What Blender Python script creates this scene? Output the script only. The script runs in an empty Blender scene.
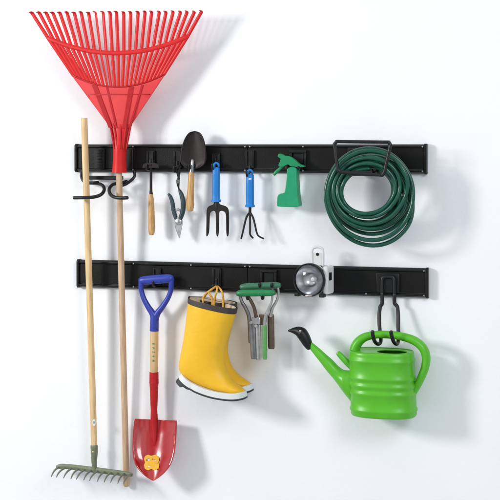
import bpy, bmesh, math, random
from mathutils import Vector, Matrix
random.seed(7)
C = bpy.context.scene.collection
scene = bpy.context.scene
R = math.radians

# ------------------------------------------------------------------ camera
FPX, TH, HY, S = 1400.0, R(16.3), 145.0, 0.0034          # focal length, yaw, horizon row (on a 500 px picture), metres per pixel
FWD = Vector((-math.sin(TH), math.cos(TH), 0)); RT = Vector((math.cos(TH), math.sin(TH), 0)); UP = Vector((0, 0, 1))
CAM = Vector((0, 0, 1.5)) - FWD * FPX * S
cam_data = bpy.data.cameras.new('camera'); cam = bpy.data.objects.new('camera', cam_data); C.objects.link(cam)
cam.location = CAM; cam.rotation_euler = (R(90), 0, TH)
cam_data.sensor_width = 36; cam_data.lens = 36 * FPX / 500
cam_data.shift_y = -(250 - HY) / 500
cam_data.clip_end = 100; scene.camera = cam

# ------------------------------------------------------------------ studio light
W = bpy.data.worlds.new('World'); scene.world = W; W.use_nodes = True
nt = W.node_tree; bg = nt.nodes['Background']
# unseen studio surroundings: noise of pale and dark patches, added for contrast in reflections
tcw = nt.nodes.new('ShaderNodeTexCoord'); nzw = nt.nodes.new('ShaderNodeTexNoise'); nzw.inputs['Scale'].default_value = 2.3; nzw.inputs['Detail'].default_value = 1.0
crw = nt.nodes.new('ShaderNodeValToRGB'); crw.color_ramp.elements[0].position = 0.40; crw.color_ramp.elements[1].position = 0.60
crw.color_ramp.elements[0].color = (0.34, 0.37, 0.41, 1); crw.color_ramp.elements[1].color = (1.42, 1.48, 1.55, 1)
nt.links.new(tcw.outputs['Generated'], nzw.inputs['Vector']); nt.links.new(nzw.outputs['Fac'], crw.inputs['Fac']); nt.links.new(crw.outputs['Color'], bg.inputs['Color'])
bg.inputs['Strength'].default_value = 0.62

def area(name, loc, target, sx, sy, power, col):
    d = bpy.data.lights.new(name, 'AREA'); d.shape = 'RECTANGLE'; d.size = sx; d.size_y = sy; d.energy = power; d.color = col
    o = bpy.data.objects.new(name, d); C.objects.link(o); o.location = loc
    o.rotation_euler = (Vector(target) - Vector(loc)).to_track_quat('-Z', 'Y').to_euler()
    return o
area('key_softbox', (-3.4, -3.2, 2.35), (0, 0, 1.2), 0.8, 0.8, 142, (1.0, 0.985, 0.965))
area('fill_softbox', (2.5, -3.3, 3.0), (0, 0, 1.1), 1.3, 1.3, 58, (0.90, 0.95, 1.0))

scene.view_settings.view_transform = 'Standard'; scene.view_settings.look = 'None'
scene.view_settings.exposure = 0.0; scene.view_settings.gamma = 1.0

# ------------------------------------------------------------------ placing
def at(px, py, d):
    """The point d metres in front of the wall seen at column px, row py of the 500 px picture."""
    v = FWD + RT * ((px - 250) / FPX) + UP * ((HY - py) / FPX)
    return CAM + v * ((-d - CAM.y) / v.y)
def unit(p):
    return (p - CAM).dot(FWD) / FPX

# ------------------------------------------------------------------ materials
def mat(name, col, rough=0.45, metal=0.0, var=0.06, scale=60, bump=0.0, bscale=300, spec=0.5, coat=0.0, trans=0.0, stretch=None, col2=None, bdist=0.002):
    m = bpy.data.materials.new(name); m.use_nodes = True
    n, l = m.node_tree.nodes, m.node_tree.links
    b = n['Principled BSDF']
    b.inputs['Roughness'].default_value = rough; b.inputs['Metallic'].default_value = metal
    b.inputs['Specular IOR Level'].default_value = spec; b.inputs['Coat Weight'].default_value = coat
    b.inputs['Coat Roughness'].default_value = 0.08
    tc = n.new('ShaderNodeTexCoord'); mp = n.new('ShaderNodeMapping'); l.new(tc.outputs['Object'], mp.inputs['Vector'])
    if stretch: mp.inputs['Scale'].default_value = stretch
    nz = n.new('ShaderNodeTexNoise'); nz.inputs['Scale'].default_value = scale; nz.inputs['Detail'].default_value = 6
    l.new(mp.outputs['Vector'], nz.inputs['Vector'])
    cr = n.new('ShaderNodeValToRGB'); cr.color_ramp.elements[0].position = 0.3; cr.color_ramp.elements[1].position = 0.7
    lo = [c * (1 - var) for c in col] if col2 is None else col2
    cr.color_ramp.elements[0].color = (*lo, 1); cr.color_ramp.elements[1].color = (*[min(1, c * (1 + var)) for c in col], 1)
    l.new(nz.outputs['Fac'], cr.inputs['Fac']); l.new(cr.outputs['Color'], b.inputs['Base Color'])
    rr = n.new('ShaderNodeMapRange'); rr.inputs['To Min'].default_value = max(0, rough - 0.06); rr.inputs['To Max'].default_value = min(1, rough + 0.08)
    l.new(nz.outputs['Fac'], rr.inputs['Value']); l.new(rr.outputs['Result'], b.inputs['Roughness'])
    if bump:
        n2 = n.new('ShaderNodeTexNoise'); n2.inputs['Scale'].default_value = bscale; n2.inputs['Detail'].default_value = 5
        l.new(mp.outputs['Vector'], n2.inputs['Vector'])
        bp = n.new('ShaderNodeBump'); bp.inputs['Strength'].default_value = bump; bp.inputs['Distance'].default_value = bdist
        l.new(n2.outputs['Fac'], bp.inputs['Height']); l.new(bp.outputs['Normal'], b.inputs['Normal'])
    if trans:
        tr = n.new('ShaderNodeBsdfTranslucent'); l.new(cr.outputs['Color'], tr.inputs['Color'])
        mx = n.new('ShaderNodeMixShader'); mx.inputs['Fac'].default_value = trans
        l.new(b.outputs['BSDF'], mx.inputs[1]); l.new(tr.outputs['BSDF'], mx.inputs[2])
        l.new(mx.outputs['Shader'], n['Material Output'].inputs['Surface'])
    return m
M = {
 'wall': mat('wall_paint', (0.870, 0.880, 0.896), 0.85, var=0.022, scale=3.2, bump=0.35, bscale=70, spec=0.2),
 'rail': mat('black_rail_plastic', (0.0050, 0.0045, 0.0043), 0.36, var=0.35, scale=14, bump=0.18, bscale=260, spec=0.28),
 'black': mat('black_plastic', (0.007, 0.007, 0.0075), 0.42, var=0.2, bump=0.1, spec=0.32),
 'wire': mat('black_coated_wire', (0.008, 0.008, 0.009), 0.38, var=0.2, bump=0.1, spec=0.4),
 'screw': mat('zinc_screw', (0.55, 0.55, 0.56), 0.35, 0.9),
 'red': mat('red_rake_plastic', (0.74, 0.019, 0.020), 0.38, var=0.06, scale=40, trans=0.2, spec=0.35),
 'web': mat('red_web_plastic', (0.86, 0.080, 0.085), 0.4, var=0.05, scale=25, trans=0.3, spec=0.35),
 'rib': mat('deep_red_plastic', (0.46, 0.004, 0.009), 0.4, var=0.06, scale=40, trans=0.05, spec=0.3),
 'shovelred': mat('red_enamel', (0.40, 0.006, 0.009), 0.16, var=0.08, scale=30, coat=1.0, spec=0.5),
 'socketred': mat('red_socket_paint', (0.44, 0.008, 0.011), 0.42, var=0.1, scale=50, bump=0.1, spec=0.35),
 'ash': mat('pale_ash_wood', (0.78, 0.57, 0.31), 0.5, var=0.06, scale=14, stretch=(9, 9, 0.9), bump=0.12, bscale=60, col2=(0.60, 0.40, 0.19)),
 'beech': mat('pinkish_beech_wood', (0.62, 0.44, 0.28), 0.55, var=0.06, scale=14, stretch=(9, 9, 0.9), bump=0.12, bscale=60, col2=(0.47, 0.31, 0.19)),
 'wood': mat('yellow_handle_wood', (0.64, 0.39, 0.16), 0.42, var=0.1, scale=30, stretch=(9, 9, 0.9), bump=0.12, bscale=60, col2=(0.40, 0.20, 0.06)),
 'shaftwood': mat('light_shaft_wood', (0.66, 0.47, 0.26), 0.45, var=0.06, scale=16, stretch=(9, 9, 0.9), bump=0.1, bscale=60, col2=(0.55, 0.36, 0.17)),
 'olive': mat('olive_painted_steel', (0.17, 0.19, 0.115), 0.45, var=0.14, scale=60, bump=0.15),
 'tooth': mat('grey_green_steel', (0.20, 0.20, 0.16), 0.4, 0.3, var=0.2, scale=80),
 'darksteel': mat('dark_brown_steel', (0.014, 0.0095, 0.0085), 0.46, 0.1, var=0.25, scale=50, bump=0.12, spec=0.3),
 'blue': mat('bright_blue_plastic', (0.012, 0.185, 0.54), 0.42, var=0.06, scale=60, bump=0.08, spec=0.35),
 'navy': mat('royal_blue_plastic', (0.025, 0.045, 0.34), 0.36, var=0.08, scale=50, bump=0.06),
 'steel': mat('brushed_steel', (0.50, 0.50, 0.51), 0.33, 0.75, var=0.12, scale=60, bump=0.1),
 'greysteel': mat('dull_grey_steel', (0.30, 0.30, 0.30), 0.30, 0.95, var=0.12, scale=60, bump=0.1),
 'palesteel': mat('pale_grey_steel', (0.60, 0.58, 0.56), 0.28, 0.95, var=0.08, scale=60, bump=0.1),
 'brownsteel': mat('brownish_steel', (0.16, 0.115, 0.085), 0.36, 0.8, var=0.15, scale=60, bump=0.1),
 'teal': mat('dark_teal_grip', (0.018, 0.045, 0.055), 0.45, var=0.15, scale=80, bump=0.1),
 'spray': mat('emerald_bottle_plastic', (0.015, 0.30, 0.12), 0.33, var=0.06, scale=50, trans=0.15),
 'bottle': mat('translucent_bottle_plastic', (0.03, 0.42, 0.20), 0.3, var=0.08, scale=30, trans=0.3),
 'hose': mat('dark_green_hose', (0.0045, 0.072, 0.042), 0.27, var=0.15, scale=70, bump=0.06, spec=0.5),
 'grip': mat('green_tool_grip', (0.012, 0.20, 0.06), 0.4, var=0.1, scale=60, bump=0.1),
 'grip2': mat('dull_green_tool_grip', (0.035, 0.15, 0.085), 0.45, var=0.1, scale=60, bump=0.1),
 'greenstrip': mat('green_painted_strip', (0.10, 0.30, 0.09), 0.45, var=0.1, scale=60),
 'yellow': mat('yellow_rubber', (0.84, 0.475, 0.018), 0.42, var=0.05, scale=18, bump=0.30, bscale=16, spec=0.4, bdist=0.012),
 'cord': mat('yellow_cord', (0.70, 0.38, 0.05), 0.6, var=0.25, scale=150, bump=0.4, bscale=600),
 'white_rubber': mat('white_rubber', (0.70, 0.72, 0.70), 0.5, var=0.04, scale=40, bump=0.08),
 'sole': mat('dark_sole_rubber', (0.028, 0.028, 0.034), 0.6, var=0.2, scale=80, bump=0.15),
 'cuff': mat('dark_cuff_band', (0.045, 0.035, 0.030), 0.55, var=0.2, scale=80, bump=0.15),
 'lining': mat('cream_boot_lining', (0.62, 0.50, 0.36), 0.9, var=0.1, scale=200, bump=0.3),
 'can': mat('lime_can_plastic', (0.095, 0.45, 0.018), 0.33, var=0.06, scale=20, bump=0.06, spec=0.45),
 'lampgrey': mat('light_grey_plastic', (0.66, 0.66, 0.65), 0.35, var=0.04, scale=40, bump=0.05),
 'chrome': mat('reflector_chrome', (0.70, 0.70, 0.70), 0.16, 1.0, var=0.05, scale=30),
 'bulb': mat('frosted_bulb', (0.85, 0.85, 0.85), 0.15, 0.0, var=0.02),
 'sticker': mat('yellow_sticker', (0.80, 0.42, 0.015), 0.3, var=0.08, scale=120, coat=0.6),
 'stickerbrown': mat('brown_print', (0.22, 0.11, 0.04), 0.35),
 'stickerwhite': mat('white_print', (0.75, 0.74, 0.70), 0.35),
 'stickergrey': mat('blue_grey_print', (0.30, 0.36, 0.46), 0.35),
 'greenprint': mat('green_print', (0.03, 0.24, 0.07), 0.5),
 'brass': mat('brass_rivet', (0.62, 0.47, 0.22), 0.35, 0.6),
}
def glass(name):
    m = bpy.data.materials.new(name); m.use_nodes = True; n, l = m.node_tree.nodes, m.node_tree.links
    n.remove(n['Principled BSDF'])
    g = n.new('ShaderNodeBsdfGlossy'); g.inputs['Roughness'].default_value = 0.04; t = n.new('ShaderNodeBsdfTransparent'); t.inputs['Color'].default_value = (0.93, 0.94, 0.97, 1)
    nz = n.new('ShaderNodeTexNoise'); nz.inputs['Scale'].default_value = 30
    bp = n.new('ShaderNodeBump'); bp.inputs['Strength'].default_value = 0.05; l.new(nz.outputs['Fac'], bp.inputs['Height']); l.new(bp.outputs['Normal'], g.inputs['Normal'])
    f = n.new('ShaderNodeFresnel'); f.inputs['IOR'].default_value = 1.5
    x = n.new('ShaderNodeMixShader'); l.new(f.outputs['Fac'], x.inputs['Fac']); l.new(t.outputs['BSDF'], x.inputs[1]); l.new(g.outputs['BSDF'], x.inputs[2])
    l.new(x.outputs['Shader'], n['Material Output'].inputs['Surface'])
    return m
M['glass'] = glass('clear_lens')

# ------------------------------------------------------------------ mesh helpers
class MB:
    """Collects shapes in world space; build() links them as one mesh object under its thing."""
    def __init__(s): s.v = []; s.f = []
    def add(s, vs, fs):
        k = len(s.v); s.v += [Vector(x) for x in vs]; s.f += [tuple(i + k for i in f) for f in fs]; return s
    def loft(s, rings, cap=True, closed=True):
        n = len(rings[0]); vs = [p for r in rings for p in r]; fs = []
        for i in range(len(rings) - 1):
            for j in range(n if closed else n - 1):
                a, b = i * n + j, i * n + (j + 1) % n
                fs.append((a, b, b + n, a + n))
        if cap and closed:
            fs.append(tuple(range(n - 1, -1, -1))); fs.append(tuple((len(rings) - 1) * n + j for j in range(n)))
        return s.add(vs, fs)
    def tube3(s, pts, rads, n=12, flat=(1, 1), smooth=6, round_ends=True):
        """A round bar through 3D points; rads in metres; flat = (across, along wall normal) scale of the section."""
        P, Q = spline(pts, rads, smooth)
        if round_ends and len(P) > 2:
            d0 = (P[0] - P[1]).normalized(); d1 = (P[-1] - P[-2]).normalized(); r0, r1 = Q[0], Q[-1]
            P = [P[0] + d0 * r0 * 0.55, P[0] + d0 * r0 * 0.4] + P + [P[-1] + d1 * r1 * 0.4, P[-1] + d1 * r1 * 0.55]
            Q = [r0 * 0.45, r0 * 0.8] + Q + [r1 * 0.8, r1 * 0.45]
        rings = []; ref = Vector((0, -1, 0)); t0 = (P[1] - P[0]).normalized()
        if abs(t0.dot(ref)) > 0.9: ref = Vector((0, 0, 1))
        for i, p in enumerate(P):
            t = (P[min(i + 1, len(P) - 1)] - P[max(i - 1, 0)]).normalized()
            ref = (ref - t * ref.dot(t)); ref = ref.normalized() if ref.length > 1e-6 else t.orthogonal().normalized()
            b = t.cross(ref).normalized()
            rings.append([p + (b * math.cos(a) * flat[0] + ref * math.sin(a) * flat[1]) * Q[i] for a in [2 * math.pi * k / n for k in range(n)]])
        return s.loft(rings)
    def tube(s, pts, n=12, flat=(1, 1), smooth=6, round_ends=True):
        """pts: (px, py, d, radius in px)"""
        P = [at(*p[:3]) for p in pts]
        return s.tube3(P, [p[3] * unit(q) for p, q in zip(pts, P)], n, flat, smooth, round_ends)
    def prism(s, outline, d, thick, dfun=None):
        """An outline in picture columns and rows at distance d, given real thickness along the wall normal."""
        P = [at(x, y, d if dfun is None else dfun(x, y)) for x, y in outline]; n = len(P); h = Vector((0, thick / 2, 0))
        vs = [p - h for p in P] + [p + h for p in P]
        fs = [tuple(range(n)), tuple(range(2 * n - 1, n - 1, -1))] + [(i, i + n, (i + 1) % n + n, (i + 1) % n) for i in range(n)]
        return s.add(vs, fs)
    def box(s, c, sx, sy, sz, rot=None):
        vs = [Vector((x * sx / 2, y * sy / 2, z * sz / 2)) for x in (-1, 1) for y in (-1, 1) for z in (-1, 1)]
        if rot: vs = [rot @ v for v in vs]
        return s.add([c + v for v in vs], [(0, 1, 3, 2), (4, 6, 7, 5), (0, 4, 5, 1), (2, 3, 7, 6), (0, 2, 6, 4), (1, 5, 7, 3)])
    def lathe(s, c, axis, prof, n=40):
        """prof: (radius, height along axis) in metres"""
        axis = axis.normalized(); u = axis.orthogonal().normalized(); w = axis.cross(u)
        return s.loft([[c + axis * h + (u * math.cos(2 * math.pi * k / n) + w * math.sin(2 * math.pi * k / n)) * max(r, 1e-5) for k in range(n)] for r, h in prof], cap=False)
    def build(s, name, m, root=None, bevel=0, seg=2, sub=0, angle=38, solid=0, label=None, flat=False):
        org = root_loc(root)
        if root is None: org = sum(s.v, Vector()) / len(s.v)
        me = bpy.data.meshes.new(name); me.from_pydata([v - org for v in s.v], [], s.f); me.update()
        b = bmesh.new(); b.from_mesh(me); bmesh.ops.recalc_face_normals(b, faces=b.faces); b.to_mesh(me); b.free()
        me.materials.append(M[m] if isinstance(m, str) else m)
        o = bpy.data.objects.new(name, me); C.objects.link(o)
        if root is None: o.location = org
        else:
            o.parent = root; o.location = org - root_loc(root)
        if solid:
            sm = o.modifiers.new('solid', 'SOLIDIFY'); sm.thickness = solid; sm.offset = -1
        if bevel:
            bm = o.modifiers.new('bevel', 'BEVEL'); bm.width = bevel; bm.segments = seg; bm.limit_method = 'ANGLE'; bm.angle_limit = R(35)
        if sub:
            sb = o.modifiers.new('sub', 'SUBSURF'); sb.levels = sb.render_levels = sub
        if not flat:
            me.shade_smooth()
            if not sub: me.set_sharp_from_angle(angle=R(angle))
        if label: o['label'] = label
        return o
def root_loc(o):
    v = Vector((0, 0, 0))
    while o is not None: v += o.location; o = o.parent
    return v
def spline(pts, vals, k):
    pts = [Vector(p) for p in pts]
    if k <= 1 or len(pts) < 3: return list(pts), list(vals)
    P, Q = [], []
    for i in range(len(pts) - 1):
        a, b, c, d = pts[max(i - 1, 0)], pts[i], pts[i + 1], pts[min(i + 2, len(pts) - 1)]
        for j in range(k):
            t = j / k
            P.append(0.5 * ((2 * b) + (c - a) * t + (2 * a - 5 * b + 4 * c - d) * t * t + (3 * b - a - 3 * c + d) * t ** 3))
            Q.append(vals[i] * (1 - t) + vals[i + 1] * t)
    return P + [pts[-1]], Q + [vals[-1]]
def curve2(pts, k=6, closed=True):
    """Catmull-Rom through 2D outline points"""
    n = len(pts); out = []
    for i in range(n if closed else n - 1):
        g = (lambda j: pts[j % n]) if closed else (lambda j: pts[max(0, min(n - 1, j))])
        a, b, c, d = g(i - 1), g(i), g(i + 1), g(i + 2)
        for j in range(k):
            t = j / k
            out.append(tuple(0.5 * (2 * b[q] + (c[q] - a[q]) * t + (2 * a[q] - 5 * b[q] + 4 * c[q] - d[q]) * t * t + (3 * b[q] - a[q] - 3 * c[q] + d[q]) * t ** 3) for q in (0, 1)))
    if not closed: out.append(pts[-1])
    return out
def ring_h(c, a, b, n=36, e=2.0):
    """A horizontal superellipse about c: a along the wall, b off the wall (metres)"""
    out = []
    for k in range(n):
        t = 2 * math.pi * k / n; ct, st = math.cos(t), math.sin(t)
        out.append(c + Vector((a * math.copysign(abs(ct) ** (2 / e), ct), b * math.copysign(abs(st) ** (2 / e), st), 0)))
    return out
def thing(name, label, cat, loc, group=None):
    o = bpy.data.objects.new(name, None); C.objects.link(o); o.empty_display_size = 0.05
    o.location = loc; o['label'] = label; o['category'] = cat
    if group: o['group'] = group
    return o
def copy_tree(o, parent=None):
    c = o.copy(); C.objects.link(c)
    if parent: c.parent = parent
    for ch in list(o.children): copy_tree(ch, c)
    return c

# ------------------------------------------------------------------ the wall
wb = MB(); wb.box(Vector((0, 0.06, 1.5)), 7.0, 0.12, 4.6)
wl = wb.build('wall', 'wall'); wl['kind'] = 'structure'; wl['label'] = 'plain white painted wall behind the hanging tools'

# ------------------------------------------------------------------ rails
def rail(y0a, y0b, xa, xb, y1a, y1b, screws_top, screws_bot, label):
    L = at(xa, (y0a + y1a) / 2, .02); Rr = at(xb, (y0b + y1b) / 2, .02)
    zc = (L.z + Rr.z) / 2; h = 0.0480
    root = thing('wall_rail', label, 'tool rail', Vector(((L.x + Rr.x) / 2, 0, zc - h)), 'horizontal tool rails on the wall')
    prof = [(0.0005, -h), (.014, -h), (.0225, -h + .0055), (.0225, -h + .0105), (.0185, -h + .013), (.0185, h - .013), (.0225, h - .0105), (.0225, h - .0055), (.014, h), (.0005, h)]
    xm = at(247.3, 150, .02).x
    for a, b in ((L.x + .004, xm - .0006), (xm + .0006, Rr.x - .004)):
        m = MB(); m.loft([[Vector((x, -d, zc + z)) for d, z in prof] for x in (a, b)]); m.build('rail_section', 'rail', root, bevel=.0009, angle=25)
    for x in (L.x + .002, Rr.x - .002):
        m = MB(); pr = [(0.0003, -h - .002), (.018, -h - .002), (.0252, -h + .004), (.0252, h - .004), (.018, h + .002), (.0003, h + .002)]
        w = .0048
        m.loft([[Vector((x + q, -d, zc + z)) for d, z in pr] for q in (-w, w)]); m.build('end_cap', 'rail', root, bevel=.002, seg=3)
    for lst, z in ((screws_top, h - .008), (screws_bot, -h + .008)):
        for px in lst:
            x = at(px, 150 if zc > 1.3 else 275, .022).x; m = MB()
            m.lathe(Vector((x, -.0222, zc + z)), Vector((0, -1, 0)), [(.0027, 0), (.0027, .0009), (.0021, .0016), (.0007, .0016), (.0006, .0010), (0, .0010)], 14)
            m.build('screw', 'screw', root)
    return zc
rail(143, 143, 75.5, 426, 173, 175, (133, 245, 249.8, 303, 422.5), (133, 245, 303, 422.5), 'upper black wall rail holding the trowel, spray bottle and hose')
rail(258.5, 267, 77.5, 427.5, 288.5, 299.5, (133.5, 191, 245, 249.8, 424), (133.5, 191, 366, 424), 'lower black wall rail holding the boots, lamp and watering can')

# ------------------------------------------------------------------ hooks on the rails
def peg_hook(px, py, what):
    """slim clip on the rail face with a short upturned prong; (px, py) is the prong's bend"""
    b = at(px, py, .019)
    r = thing('rail_hook', 'slim black peg hook on the rail ' + what, 'hook', b, 'small peg hooks clipped to the rails')
    m = MB(); m.box(b + Vector((0, -.004, .018)), .030, .006, .060); m.build('clip_plate', 'black', r, bevel=.0015)
    for k in (-1, 1):
        m = MB(); m.box(b + Vector((k * .010, -.0085, .020)), .0045, .006, .050); m.build('rib', 'black', r, bevel=.001)
    m = MB(); m.tube3([b + Vector((0, -.007, .030)), b + Vector((0, -.009, .005)), b + Vector((0, -.018, -.004)), b + Vector((0, -.034, -.006)), b + Vector((0, -.043, .000)), b + Vector((0, -.045, .012))], [.0035] * 6, 10)
    m.build('prong', 'wire', r)
    return r
proto = peg_hook(216.3, 167.5, 'carrying the blue-handled hand fork')
for px, py, what in ((250.2, 174.5, 'carrying the blue-handled three-prong cultivator'), (151, 168, 'carrying the slim wooden-handled hand hoe'),
                     (178, 170, 'carrying the open pruning shears'), (193, 168, 'carrying the dark-bladed trowel'), (157.5, 283.6, 'inside the blue handle of the red shovel'),
                     (217, 287.5, 'holding the cords of the yellow boots')):
    o = copy_tree(proto); o.location = at(px, py, .019); dz = at(px, 276.5 if py > 220 else 158.8, .019).z - o.location.z - .019
    for ch in o.children:
        if not ch.name.startswith('prong'): ch.location.z += dz
    o['label'] = 'slim black peg hook on the rail ' + what
# square bracket hooks
def square_hook(px, py, label):
    b = at(px, py, .019); r = thing('bracket_hook', label, 'hook', b, 'square bracket hooks on the rails')
    m = MB(); w, h, t = .058, .056, .009
    for sx, sz, cx, cz in ((w, t, 0, h / 2 - t / 2), (w, t, 0, -h / 2 + t / 2), (t, h - 2 * t, -w / 2 + t / 2, 0), (t, h - 2 * t, w / 2 - t / 2, 0)):
        m.box(b + Vector((cx, -.006, cz)), sx, .010, sz)
    m.build('bracket_frame', 'black', r, bevel=.0012)
    m = MB(); m.box(b + Vector((0, -.003, 0)), .036, .004, .034); m.build('clip_plate', 'black', r, bevel=.0008)
    return r
s1 = square_hook(298.5, 158.5, 'square black bracket hook on the upper rail behind the spray bottle')
m = MB()
for k in (-1, 1):
    m.tube([(288 if k < 0 else 300, 166, .022, 1.5), (288.2 if k < 0 else 299.4, 167.5, .040, 1.5), (287.4 if k < 0 else 299.2, 168.2, .070, 1.5), (286.4 if k < 0 else 298.3, 167.2, .078, 1.5)], 10)
m.build('fork_arm', 'wire', s1)
m = MB(); m.box(at(288.5, 168.2, .0215 + .003), .10, .008, .012); m.build('cross_bar', 'black', s1, bevel=.002)
s2 = square_hook(269, 278, 'square black bracket hook on the lower rail behind the green-gripped tool')
m = MB()
for px in (262, 274):
    m.tube([(px, 283, .022, 1.6), (px, 287.5, .040, 1.6), (px - 1, 288.4, .066, 1.6), (px - 2, 286.5, .102, 1.6), (px - 2.3, 283.5, .106, 1.6)], 10)
m.build('fork_arm', 'wire', s2)

# double hook for the two long poles
r = thing('double_pole_hook', 'black wire double hook under the upper rail gripping both long poles', 'hook', at(106, 176, .02))
for px in (99.5, 128):
    m = MB(); m.box(at(px, 159, .0225), .040, .008, .070); m.build('clip_plate', 'black', r, bevel=.002)
m = MB()
for k in range(7): m.box(at(99.8, 150.5 + 2.8 * k, .0275), .022, .004, .0045)
m.build('rib', 'black', r, bevel=.0008)
m = MB(); m.box(at(106, 177.8, .03), .128, .010, .014); m.build('cross_bar', 'black', r, bevel=.003)
m = MB(); m.tube([(82, 170, .024, 1.5), (81.5, 177, .026, 1.5), (84, 181.5, .032, 1.5), (90, 183, .038, 1.5), (98, 182.3, .045, 1.6)], 10); m.build('wire_loop', 'wire', r)
m = MB(); m.tube([(134, 171, .024, 1.5), (134.6, 176, .027, 1.5), (131.5, 180, .034, 1.5), (126, 184, .042, 1.6), (119, 186.5, .05, 1.6)], 10); m.build('wire_loop', 'wire', r)
m = MB(); m.tube([(88, 183, .040, 1.7), (97, 183.4, .042, 1.7), (102.5, 185.5, .055, 1.7), (104.2, 190, .080, 1.75), (101, 194.6, .103, 1.8), (94, 197, .113, 1.8), (84, 197.6, .118, 1.8), (74, 197.8, .118, 1.8)], 12)
m.build('hook_arm', 'wire', r)
m = MB(); m.tube([(127, 181.5, .040, 1.7), (120, 183, .046, 1.7), (113, 184.6, .058, 1.7), (109.3, 189, .080, 1.75), (110.5, 194.4, .105, 1.8), (115, 197.3, .118, 1.8), (121, 198, .124, 1.8), (127.5, 197.8, .126, 1.8)], 12)
m.build('hook_arm', 'wire', r)

# ------------------------------------------------------------------ leaf rake
def dl(y): return .017 + (485 - y) * (.086 / 475)         # the rake leans out from the wall towards its head
def xl(y): return 119.0 + (y - 172) * (7.4 / 313)
r = thing('leaf_rake', 'tall leaf rake with a wide red plastic fan and a pinkish wooden pole', 'rake', at(126.4, 485, dl(485)))
m = MB(); m.tube([(xl(y), y, dl(y), 3.15) for y in (485, 440, 400, 350, 300, 250, 200, 172, 160)], 16, smooth=2); m.build('handle', 'beech', r)
hub = MB(); rings = []
for y, hw, hd in ((119, 14.2, 1.2), (124, 12, 1.8), (130, 10, 2.6), (137, 8.6, 4.0), (144, 7.4, 5.6), (151, 6.6, 6.3), (160, 6.5, 6.4), (168, 7.1, 6.8), (172.6, 7.5, 7.2)):
    c = at(120.4 - (y - 119) * .02, y, dl(y)); u = unit(c); rings.append(ring_h(c, hw * u, hd * u, 28))
head = hub.loft(rings).build('socket', 'red', r, angle=50)
m = MB()
for a, b, c_ in ((108.5, 114.5, -1), (113, 117.5, -.4), (121, 120.5, 0), (127.5, 123.5, .4), (132.5, 126.5, 1)):
    m.tube([(a, 121, dl(121) + .0015, .5), (a * .6 + b * .4, 129, dl(129) + .0075, 1.0), (a * .3 + b * .7, 138, dl(138) + .0135, 1.15), (b, 149, dl(149) + .0195, .5)], 8)
m.build('flute', 'rib', head)
def fan_l(y): return 113.0 - (131 - y) * (81.5 / 117.5)
def fan_r(y): return 127.6 + (131 - y) * (74.5 / 119.5)
def band_pt(u): e = 1 - (2 * u - 1) ** 2; return (48.3 + u * 139.4, 38.3 + u * -2.0 + 15.8 * e)
def arc_pt(u): e = 1 - (2 * u - 1) ** 2; return (73.2 + u * 90.8, 75.4 + u * -1 + 12 * e)
# solid web below the tines
NU, NV = 40, 14; vs = []; fs = []
for j in range(NV + 1):
    for i in range(NU + 1):
        u = i / NU; ax, ay = arc_pt(u); ax += (u - .5) * 3.6; ay -= .6; bx, by = 110.2 + u * 20, 127
        t = j / NV; x, y = ax * (1 - t) + bx * t, ay * (1 - t) + by * t
        vs.append(at(x, y, dl(y) + .004 * math.sin(math.pi * u)))
for j in range(NV):
    for i in range(NU):
        a = j * (NU + 1) + i; fs.append((a, a + 1, a + NU + 2, a + NU + 1))
MB().add(vs, fs).build('fan_web', 'web', r, solid=.0022)
m = MB()
for (x0, y0, x1, y1, w0, w1) in ((94.5, 85, 110.5, 128, 3.2, 2.2), (107, 86.5, 116.5, 128, 1.3, 1.0), (131.5, 87, 124.2, 128, 3.2, 2.2), (142.5, 85, 129.5, 128, 1.3, 1.0)):
    N = 6; L_ = [(x0 + (x1 - x0) * k / N - (w0 + (w1 - w0) * k / N) * .8, y0 + (y1 - y0) * k / N) for k in range(N + 1)]
    R_ = [(x0 + (x1 - x0) * k / N + (w0 + (w1 - w0) * k / N) * .8, y0 + (y1 - y0) * k / N) for k in range(N + 1)]
    for k in range(N): m.prism([L_[k], R_[k], R_[k + 1], L_[k + 1]], 0, .0028, lambda x, y: dl(y) + .0052 + .0028 * (y - 85) / 43)
m.build('rib', 'rib', r)
m = MB()
for y, in ((94.5,), (128,)):
    a, b = fan_l(y) + .5, fan_r(y) - .5
    m.tube([(a + (b - a) * t, y, dl(y) + .0034 + .0042 * math.sin(math.pi * t), .6) for t in (0, .125, .25, .375, .5, .625, .75, .875, 1)], 6, smooth=2)
for pf in (arc_pt,):
    m.tube([(*pf(u), dl(pf(u)[1]) + .003 + .004 * math.sin(math.pi * u), .75) for u in [i / 12 for i in range(13)]], 6, smooth=2)
m.build('ridge', 'rib', r)
m = MB(); m.tube([(*band_pt(u), dl(band_pt(u)[1]) + .002 + .004 * math.sin(math.pi * u), 2.35) for u in [i / 14 for i in range(15)]], 12, flat=(1, .36), smooth=3); m.build('cross_band', 'red', r)
NT = 25
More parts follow.
